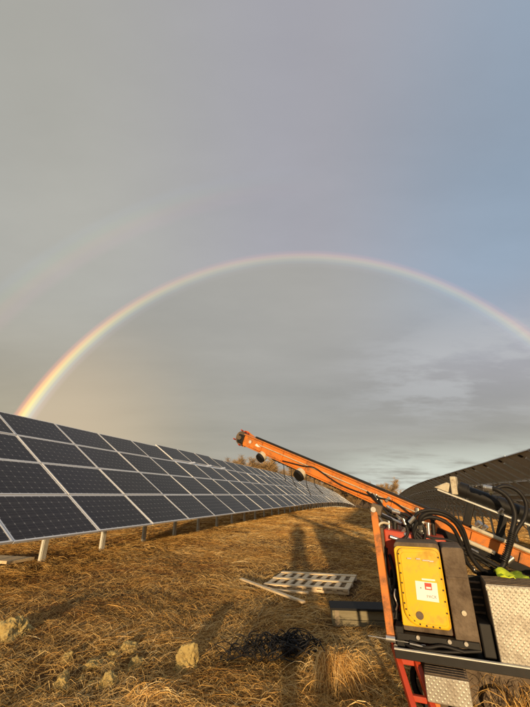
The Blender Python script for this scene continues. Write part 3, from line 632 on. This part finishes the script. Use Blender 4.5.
HOSES += [
 ([(412, 520, 2.80), (420, 512, 2.79), (434, 510, 2.77), (450, 515, 2.75), (462, 527, 2.73), (468, 543, 2.71), (474, 560, 2.70), (486, 571, 2.69), (500, 569, 2.69)], .012),
 ([(396, 512, 2.95), (408, 516, 2.90), (416, 526, 2.84), (415, 538, 2.80), (426, 548, 2.78), (444, 550, 2.76)], .012),
 ([(390, 508, 3.00), (402, 516, 2.92), (410, 523, 2.88), (420, 533, 2.82), (432, 538, 2.80), (452, 541, 2.76), (474, 551, 2.74)], .010),
 ([(405, 530, 2.90), (415, 521, 2.84), (424, 527, 2.80), (424, 540, 2.78), (413, 545, 2.80), (407, 537, 2.86)], .011),
 ([(430, 545, 2.78), (450, 548, 2.75), (472, 556, 2.72), (498, 566, 2.70), (524, 580, 2.66), (550, 596, 2.62)], .012),
]
for pts, r_ in HOSES:
    b = MB(); hp = spline([ml(*q) for q in pts], 6); b.tube(hp, r_, 10); hs = b.build('hydraulic_hose', 'rubber', rig)
    for e0, e1 in ((hp[0], hp[1]), (hp[-1], hp[-2])):
        d = (e1 - e0).normalized(); b = MB(); b.cyl(e0 - d * .012, e0 + d * .035, r_ * 1.22, 10); b.cyl(e0 - d * .03, e0 - d * .012, r_ * 1.4, 6); b.build('hose_coupling', 'steel', hs)
b = MB()
sp_ = spline([ml(*q) for q in [(512, 532, 2.72), (510, 542, 2.71), (507, 553, 2.70), (503, 562, 2.68)]], 5)
for i in range(0, len(sp_) - 1): b.cyl(sp_[i], sp_[i] + (sp_[i + 1] - sp_[i]) * 0.5, 0.026, 10)
b.build('hose_spring_guard', 'black', rig)
b = MB(); b.cyl(ml(382, 514, 3.2), ml(402, 524, 3.0), 0.012, 10); b.build('piston_rod', 'steel', rig)
# hi-vis vest lying behind the toolbox
def vest():
    c = rig.matrix_basis @ Vector((0.99, 0.36, 0.0)); z0 = G(OX, OY) + 0.775
    b = MB(); nu, nv = 22, 12; vs = []; fs = []; mi = []
    for j in range(nv):
        for i in range(nu):
            x = (i / (nu - 1) - .5) * 0.55; y = (j / (nv - 1) - .5) * 0.30
            z = 0.05 * noise.noise((x * 9, y * 9, 1.3)) + 0.03 * noise.noise((x * 22, y * 20, 5)) + 0.05 - 0.5 * y * y
            vs.append((x, y, z))
    for j in range(nv - 1):
        for i in range(nu - 1): fs.append((j * nu + i, j * nu + i + 1, (j + 1) * nu + i + 1, (j + 1) * nu + i))
    b.add(vs, fs, 0, True)
    root = b.build('safety_vest', ['lime', 'black'], None, label='crumpled lime hi-vis vest lying behind the tread plate toolbox', cat='safety vest')
    for p in root.data.polygons:
        if abs(p.center.x + 0.05) < 0.04 or abs(p.center.x - 0.17) < 0.03: p.material_index = 1
    s = root.modifiers.new('solid', 'SOLIDIFY'); s.thickness = 0.006
    root.location = (c.x, c.y, z0); root.rotation_euler = (0, 0, RZ)
vest()

# ------------------------------------------------------------------ things on the ground
def pallet():
    cx_, cy_ = 0.752, 6.59; rz = math.atan2(-0.465, 1.235); z = G(cx_, cy_)
    r = empty('wooden_pallet', (cx_, cy_, z + 0.0), rz, label='pale wooden lattice pallet lying on the straw', cat='pallet')
    r.rotation_euler = (R(1), R(-1), rz)
    w, d = 1.30, 0.96
    lm = MB(); lm.box((0, 0, 0), (w, 0.095, 0.02)); lm_me = lm.mesh('long_board', [M['palewood']])
    sm = MB(); sm.box((0, 0, 0), (0.075, d, 0.022)); sm_me = sm.mesh('slat', [M['palewood']])
    bm_ = MB(); bm_.box((0, 0, 0), (w, 0.07, 0.040)); bm_me = bm_.mesh('bearer', [M['palewood']])
    for y in (-d / 2 + .05, 0, d / 2 - .05):
        o = obj('bearer', bm_me, r, 0.003); o.location = (0, y * .995, 0.022)
        o = obj('long_board', lm_me, r, 0.002); o.location = (random.uniform(-.004, .004), y, 0.0675)
    for k in range(9):
        o = obj('slat', sm_me, r, 0.002); o.location = (-w / 2 + 0.04 + k * (w - .08) / 8 + random.uniform(-.004, .004), random.uniform(-.006, .006), 0.055); o.rotation_euler = (0, 0, random.uniform(-.008, .008))
pallet()
def crate():
    cx_, cy_ = 1.08, 4.78; z = G(cx_, cy_) - 0.03
    r = empty('wooden_crate', (cx_, cy_, z), R(-6), label='low weathered wooden crate with black lid beside the orange support leg', cat='crate')
    for i, h in enumerate((0.01, 0.098)):
        b = MB(); b.box((0, -0.11, h + 0.042), (0.64, 0.02, 0.083)); b.build('plank', 'oldwood', r, 0.003)
        b = MB(); b.box((0, 0.11, h + 0.042), (0.64, 0.02, 0.083)); b.build('plank', 'oldwood', r, 0.003)
    for s_ in (-1, 1):
        b = MB(); b.box((s_ * 0.309, 0, 0.097), (0.02, 0.196, 0.172)); b.build('end_board', 'oldwood', r, 0.003)
        b = MB(); b.box((s_ * 0.27, -0.126, 0.097), (0.05, 0.011, 0.176)); b.build('batten', 'greywood', r, 0.002)
    b = MB(); b.box((0, 0, 0.199), (0.68, 0.30, 0.022)); b.build('lid', 'tarp', r, 0.004)
    b = MB(); b.box((0, 0, 0.012), (0.59, 0.196, 0.012)); b.build('floor_board', 'oldwood', r)
crate()
def plank(p0, p1, w, t, label, mat='greywood', lift=0.03):
    (x0, y0), (x1, y1) = p0, p1; cx_, cy_ = (x0 + x1) / 2, (y0 + y1) / 2; l = math.hypot(x1 - x0, y1 - y0)
    b = MB(); b.box((0, 0, t / 2), (l, w, t)); o = b.build('plank', mat, None, 0.003, label=label, cat='plank')
    o.location = (cx_, cy_, (G(x0, y0) + G(x1, y1)) / 2 + lift)
    o.rotation_euler = (0, -math.atan2(G(x1, y1) - G(x0, y0), l), math.atan2(y1 - y0, x1 - x0))
plank((-0.39, 6.68), (0.50, 5.38), 0.06, 0.025, 'thin pale plank lying diagonally in front of the pallet', 'palewood')
plank((0.06, 6.05), (0.62, 5.90), 0.05, 0.025, 'short batten lying along the front edge of the pallet', 'palewood')
plank((-5.5, 7.85), (-4.55, 7.55), 0.50, 0.05, 'wide pale board on the ground under the nearest left panels', 'palewood', 0.03)

def clod(px, py, r, sq, seed, label):
    bm = bmesh.new(); bmesh.ops.create_icosphere(bm, subdivisions=5 if r > .06 else 3, radius=r)
    cuts = []
    rd = random.Random(seed)
    for k in range(11):          # broken faces: clamp the ball against random planes
        n = Vector((rd.gauss(0, 1), rd.gauss(0, 1), rd.gauss(0, 1))).normalized(); cuts.append((n, rd.uniform(.55, .92)))
    for v in bm.verts:
        n = v.co.normalized(); f = 1.12 + 0.22 * noise.noise(n * 1.7 + Vector((seed, 0, 0)))
        for c, d in cuts:
            q = n.dot(c)
            if q > 0.05: f = min(f, d / q)
        f += 0.20 * noise.noise(n * 3.2 + Vector((seed, 3, 0))) + 0.075 * noise.noise(n * 13 + Vector((seed, 3, 9))) + 0.045 * noise.noise(n * 30 + Vector((seed, 7, 9)))
        v.co = Vector((n.x * r * f, n.y * r * f * .85, n.z * r * f * sq))
    me = bpy.data.meshes.new('clay_clod'); bm.to_mesh(me); bm.free(); me.materials.append(M['clay'])
    o = obj('clay_clod', me, None, 0, label, 'clod', 'clods of pale clay in the grass'); o.location = (px, py, G(px, py) + r * sq * (0.10 if r < .10 else 0.18)); o.rotation_euler = (0, 0, seed * 2.1)
clod(-2.48, 4.22, .18, .9, 1.3, 'large pale clay clod at the left edge of the grass')
clod(-0.64, 3.58, .12, 1.1, 2.7, 'upright pale clay clod left of the black cable tangle')
clod(-1.23, 3.92, .075, .7, 3.9, 'pale clod rearmost in the middle cluster of clods')
clod(-1.40, 3.62, .08, .7, 5.1, 'rounded clod just in front of the rearmost clod')
clod(-1.08, 3.66, .075, .8, 6.6, 'small clod on the right side of the middle cluster')
clod(-1.68, 3.72, .07, .8, 7.2, 'small clod left of the middle cluster of clods')
clod(-1.16, 3.30, .085, .75, 8.8, 'pale clod at the bottom edge beside the left straw tuft')
clod(-1.48, 3.28, .075, .9, 9.4, 'small clod at the bottom edge left of its larger neighbour')
clod(-2.15, 3.35, .10, .6, 10.4, 'flat dark clod in the bottom left corner')
for i in range(22):
    a_, q_ = random.uniform(0, 6.28), random.random() ** .5
    clod(-1.42 + .72 * q_ * math.cos(a_), 3.58 + .46 * q_ * math.sin(a_), random.uniform(.022, .05), .8, 20 + i * 1.37, 'small crumb of pale clay among the larger clods')

def blades(name, P, Dv, Ln, H_, Wd, col, mat='straw', parent=None, seg=3, droop=None, **kw):
    """P base (n,3), Dv horizontal direction (n,2), Ln run, H_ arch height, Wd width, col (n,3)"""
    n = len(P); t = np.linspace(0, 1, seg + 1)
    side_ = np.stack([-Dv[:, 1], Dv[:, 0]], -1)
    V = np.zeros((n, seg + 1, 2, 3))
    curl = rng.normal(0, 0.15, n); tl = rng.uniform(.5, 1.1, n) * np.where(rng.random(n) < .5, 1, -1)
    for i, q in enumerate(t):
        run = Ln * q; off = curl * Ln * q * q
        x = P[:, 0] + Dv[:, 0] * run + side_[:, 0] * off; y = P[:, 1] + Dv[:, 1] * run + side_[:, 1] * off
        if droop is None: z = gz(x, y) - 0.006 + H_ * np.sin(np.pi * min(1, 0.10 + 0.78 * q)) 
        else: z = P[:, 2] + droop(q, H_, P, x, y)
        w = Wd * (1 - 0.75 * q) * 0.5
        V[:, i, 0] = np.stack([x + side_[:, 0] * w * .75, y + side_[:, 1] * w * .75, z + w * tl], -1)
        V[:, i, 1] = np.stack([x - side_[:, 0] * w * .75, y - side_[:, 1] * w * .75, z - w * tl], -1)
    vs = V.reshape(-1, 3); base = (np.arange(n) * (seg + 1) * 2)[:, None]
    q = []
    for i in range(seg):
        q.append(np.concatenate([base + 2 * i, base + 2 * i + 1, base + 2 * i + 3, base + 2 * i + 2], 1))
    q = np.stack(q, 1).reshape(-1, 4)
    me = bpy.data.meshes.new(name); me.vertices.add(len(vs)); me.vertices.foreach_set('co', vs.ravel())
    me.loops.add(q.size); me.loops.foreach_set('vertex_index', q.ravel().astype(np.int32)); me.polygons.add(len(q))
    me.polygons.foreach_set('loop_start', np.arange(0, q.size, 4)); me.polygons.foreach_set('loop_total', np.full(len(q), 4)); me.update()
    at = me.color_attributes.new('straw', 'FLOAT_COLOR', 'POINT')
    cc = np.ones((len(vs), 4)); cc[:, :3] = np.repeat(col, (seg + 1) * 2, axis=0); at.data.foreach_set('color', cc.ravel())
    me.materials.append(M[mat])
    return obj(name, me, parent, **kw)
def fnoise(x, y, s, k):
    return (np.sin(x * s + k + 1.7 * np.sin(y * s * .8 + k * 2)) * np.cos(y * s * 1.1 - k + 1.3 * np.sin(x * s * .7 + 3 * k)))
def strawcol(n, x, y, bright=1.0):
    c0 = np.array((0.23, 0.100, 0.026)); c1 = np.array((0.65, 0.375, 0.100)); c2 = np.array((0.82, 0.61, 0.29))
    u = np.clip(0.42 + 0.26 * fnoise(x, y, 1.1, 2.0) + 0.16 * fnoise(x, y, 3.1, .7) + rng.normal(0, .27, n), 0, 1)[:, None]
    u = np.clip(u + 0.03 - 0.15 * np.clip(fnoise(x, y, .62, 6.0), -.4, 1)[:, None], 0, 1)
    c = np.where(u < .6, c0 + (c1 - c0) * u / .6, c1 + (c2 - c1) * (u - .6) / .4)
    return c * bright * rng.uniform(.8, 1.15, (n, 1))
def grass(n):
    r = 1.6 * (95 / 1.6) ** (rng.random(n) ** 0.85); th = R(2) + rng.uniform(-R(56), R(56), n)
    x = r * np.sin(th); y = r * np.cos(th)
    # keep off the pallet, crate and clods
    pr = math.atan2(-0.465, 1.235); lx = (x - .752) * math.cos(pr) + (y - 6.59) * math.sin(pr); ly = -(x - .752) * math.sin(pr) + (y - 6.59) * math.cos(pr)
    keep = ~((np.abs(lx) < .72) & (np.abs(ly) < .58)) & ~((np.abs(x - 1.08) < .42) & (np.abs(y - 4.78) < .22))
    patch = fnoise(x, y, 1.3, 5.0) + 0.5 * fnoise(x, y, 2.9, 1.0)
    keep &= (rng.random(n) > 0.62 * np.clip(fnoise(x, y, .9, 9.0) * 2.2 - .8, 0, 1))
    keep &= rng.random(n) < np.clip(0.80 + 0.5 * patch, .22, 1) * np.where(((x + 1.45) / .75) ** 2 + ((y - 3.55) / .5) ** 2 < 1, .28, 1)
    x, y, r = x[keep], y[keep], r[keep]; n = len(x)
    ang = 1.1 * fnoise(x, y, .55, 1.0) * 2.2 + 0.9 * fnoise(x, y, 1.7, 3.0) + rng.normal(0, .62, n)
    Dv = np.stack([np.cos(ang), np.sin(ang)], -1)
    sc = np.clip(r / 6, 1, 7)
    Ln = rng.uniform(.08, .40, n) * np.clip(sc ** .5, 1, 2.2)
    tuft = np.clip(fnoise(x, y, 2.3, 4.0), 0, 1)
    Hh = np.abs(rng.normal(.012, .015, n)) + .045 * tuft * rng.random(n) ** 2 + .003
    Hh *= np.clip(sc ** .3, 1, 1.5)
    Wd = np.where(rng.random(n) < .12, rng.uniform(.005, .009, n), rng.uniform(.0022, .005, n)) * sc
    P = np.stack([x, y, np.zeros(n)], -1)
    blades('dry_grass', P, Dv, Ln, Hh, Wd, strawcol(n, x, y), label='matted dry golden grass covering the ground between the rows', cat='grass', kind='stuff', seg=3)
grass(330000)
def litter(n):
    r = 1.8 * (30 / 1.8) ** rng.random(n); th = R(2) + rng.uniform(-R(56), R(56), n); x = r * np.sin(th); y = r * np.cos(th)
    pr = math.atan2(-0.465, 1.235); lx = (x - .752) * math.cos(pr) + (y - 6.59) * math.sin(pr); ly = -(x - .752) * math.sin(pr) + (y - 6.59) * math.cos(pr)
    keep = ~((np.abs(lx) < .72) & (np.abs(ly) < .58)) & ~((np.abs(x - 1.08) < .42) & (np.abs(y - 4.78) < .22))
    x, y, r = x[keep], y[keep], r[keep]; n = len(x); ang = rng.uniform(0, 2 * np.pi, n); sc = np.clip(r / 6, 1, 5)
    blades('loose_straw', np.stack([x, y, np.zeros(n)], -1), np.stack([np.cos(ang), np.sin(ang)], -1), rng.uniform(.04, .20, n) * sc ** .4, rng.uniform(.02, .075, n), rng.uniform(.002, .0045, n) * sc,
           strawcol(n, x, y, 1.0) * .5 + np.array((.36, .25, .095)) * rng.uniform(.5, 1.2, (n, 1)), label='loose broken straw strewn over the matted grass', cat='straw', kind='stuff', seg=2)
litter(90000)

def tussock(x, y, r, h, n, label, lean=(0, -1)):
    z0 = G(x, y); ang = rng.uniform(0, 2 * np.pi, n)
    base = np.stack([x + rng.normal(0, r * .24, n), y + rng.normal(0, r * .24, n), np.full(n, z0)], -1)
    ang = np.where(rng.random(n) < .55, np.arctan2(lean[1], lean[0]) + rng.normal(0, .6, n), ang) + rng.normal(0, .25, n)
    Dv = np.stack([np.cos(ang), np.sin(ang)], -1); Ln = rng.uniform(.3, 1.25, n) * r; Hh = rng.uniform(.25, 1.25, n) * h
    col = strawcol(n, base[:, 0], base[:, 1], 1.12)
    def dr(q, H_, P, xx, yy): return H_ * (1 - (1.55 * q - 0.55) ** 2) * 0.98 / 0.98 + (gz(xx, yy) - P[:, 2]) * q - H_ * (1 - .3025) * (1 - q) + 0
    o = blades('straw_tussock', base - np.array((x, y, 0)), Dv, Ln, Hh, rng.uniform(.0022, .006, n), col, seg=6,
               droop=lambda q, H_, P, xx, yy: H_ * np.sin(np.pi * (0.08 + 0.90 * q)) , label=label, cat='grass tuft', group='straw tussocks in the foreground')
    o.location = (x, y, 0)
    return o
tussock(0.54, 3.50, .27, .17, 620, 'bright straw tussock drooping right of the black cable tangle', (.25, -1))
tussock(-0.84, 3.10, .24, .08, 160, 'straw tuft fanning out at the bottom edge left of centre', (.9, .25))
tussock(1.58, 2.72, .36, .22, 200, 'straw tuft below the deck rail in the bottom right corner', (.2, 1))
tussock(0.72, 2.75, .32, .11, 420, 'straw tuft at the foot of the red base beams', (-.6, -.6))

def tangle():
    root = empty('cable_tangle', (0.12, 3.85, G(.12, 3.85)), label='tangle of black cable lying in the straw in the foreground', cat='cable')
    for k in range(20):
        b = MB(); pts = []; cx_, cy_ = random.uniform(-.22, .14), random.uniform(-.16, .14); r = random.uniform(.07, .19); ph = random.uniform(0, 6)
        for i in range(22):
            a = ph + i * 0.62; rr = r * (1 + .3 * math.sin(i * 1.3 + k)); xx, yy = cx_ + rr * math.cos(a) + .012 * i * math.sin(k), cy_ + rr * .8 * math.sin(a) - .006 * i
            pts.append((xx, yy, G(xx + .12, yy + 3.85) - G(.12, 3.85) + .04 + .09 * abs(math.sin(i * .9 + k * 2)) + .06 * random.random()))
        b.tube(spline(pts, 4), random.uniform(.003, .0052), 6); b.build('cable', 'rubber', root)
    b = MB(); pts = [(.10, .10, .08), (.22, .02, .10), (.32, -.16, .19), (.38, -.36, .12), (.40, -.6, .03)]
    b.tube(spline(pts, 5), .006, 6); b.build('cable', 'rubber', root)
    b = MB(); pts = [(-.2, -.05, .05), (-.36, 0.02, .06), (-.46, -.02, .05), (-.5, -.12, .04), (-.42, -.16, .05), (-.3, -.1, .06)]
    b.tube(spline(pts, 5), .006, 6); b.build('cable', 'rubber', root)
tangle()

# ------------------------------------------------------------------ bare scrub trees beyond the rows
def tree_meshes(seed, h):
    rd = random.Random(seed); tr = MB(); tw_P = []; 
    def limb(p, d, l, r, lev):
        pts = [p]; q = p.copy(); dd = d.copy()
        for i in range(4):
            dd = (dd + Vector((rd.gauss(0, .16), rd.gauss(0, .16), .05))).normalized(); q = q + dd * l / 4; pts.append(q.copy())
        tr.tube(pts, r, 5 if lev < 2 else 4, 0, False, r * .45)
        if lev < 3:
            for k in range(rd.choice((4, 5, 6)) if lev else 8):
                f = rd.uniform(.25, 1); i = min(3, int(f * 4)); bp = pts[i].lerp(pts[i + 1], f * 4 - i)
                nd = (dd + Vector((rd.gauss(0, .6), rd.gauss(0, .6), rd.uniform(-.1, .5)))).normalized(); limb(bp, nd, l * rd.uniform(.42, .62), r * .42, lev + 1)
        else: tw_P.extend(pts[1:])
    for s in range(3): limb(Vector((rd.gauss(0, .4), rd.gauss(0, .4), 0)), Vector((rd.gauss(0, .25), rd.gauss(0, .25), 1)).normalized(), h * rd.uniform(.5, .62), h * .013, 0)
    cr = MB()
    for p in tw_P:
        for k in range(3):
            d = Vector((rd.gauss(0, .6), rd.gauss(0, .6), rd.uniform(-.2, 1))).normalized(); e = p + d * rd.uniform(.4, 1.1); s = d.orthogonal().normalized() * rd.uniform(.018, .05)
            cr.add([p - s, p + s, e], [(0, 1, 2)])
    return tr.mesh('trunk', [M['bark']]), cr.mesh('crown', [M['twig']])
TM = [tree_meshes(s, 8.0) for s in (3, 8, 21)]
trd = random.Random(5)
for i in range(30):
    az = R(-5 + i * 0.8 + trd.uniform(-.4, .4)); d = trd.uniform(88, 118); x, y = d * math.sin(az), d * math.cos(az)
    s = trd.uniform(.85, 1.2) * (1.52 - 0.026 * i); k = i % 3
    r = empty('scrub_tree', (x, y, G(x, y) - .1), trd.uniform(0, 6), label='bare golden-brown scrub tree in the thicket beyond the far end of the rows', cat='tree', group='scrub trees beyond the rows')
    r.scale = (s * 1.15, s * 1.15, s)
    obj('trunk', TM[k][0], r); obj('crown', TM[k][1], r)

# ------------------------------------------------------------------ photographer standing behind the camera (only the long shadow shows)
def person():
    base = Vector((0.0, -0.42, G(0, -.42)))
    J = [(0, 0, .92), (0, 0, 1.10), (0, 0, 1.32), (0, .01, 1.44), (0, .02, 1.50), (0, .03, 1.58), (0, .03, 1.66),           # 0-6 pelvis..crown
         (.19, 0, 1.38), (.24, .10, 1.16), (.10, .27, 1.26), (.06, .33, 1.29), (-.19, 0, 1.38), (-.24, .10, 1.16), (-.10, .27, 1.26), (-.06, .33, 1.29),
         (.10, 0, .88), (.12, .02, .48), (.13, 0, .09), (.14, .14, .04), (-.10, 0, .88), (-.12, .02, .48), (-.13, 0, .09), (-.14, .14, .04)]
    Ed = [(0, 1), (1, 2), (2, 3), (3, 4), (4, 5), (5, 6), (2, 7), (7, 8), (8, 9), (9, 10), (2, 11), (11, 12), (12, 13), (13, 14), (0, 15), (15, 16), (16, 17), (17, 18), (0, 19), (19, 20), (20, 21), (21, 22)]
    Rd = [(.17, .12), (.16, .115), (.18, .12), (.075, .075), (.07, .07), (.09, .105), (.075, .085), (.085, .085), (.06, .06), (.045, .045), (.04, .03), (.085, .085), (.06, .06), (.045, .045), (.04, .03),
          (.10, .10), (.075, .075), (.05, .05), (.045, .035), (.10, .10), (.075, .075), (.05, .05), (.045, .035)]
    me = bpy.data.meshes.new('person'); me.from_pydata(J, Ed, []); me.update(); me.materials.append(M['jacket'])
    o = obj('person', me, None, 0, 'person in a dark jacket holding up a phone, seen only as a long shadow', 'person'); o.location = base
    sk = o.modifiers.new('skin', 'SKIN'); sk.use_smooth_shade = True
    for i, r_ in enumerate(Rd): me.skin_vertices[0].data[i].radius = r_; me.skin_vertices[0].data[i].use_root = (i == 0)
    ss = o.modifiers.new('sub', 'SUBSURF'); ss.levels = 1; ss.render_levels = 2
person()
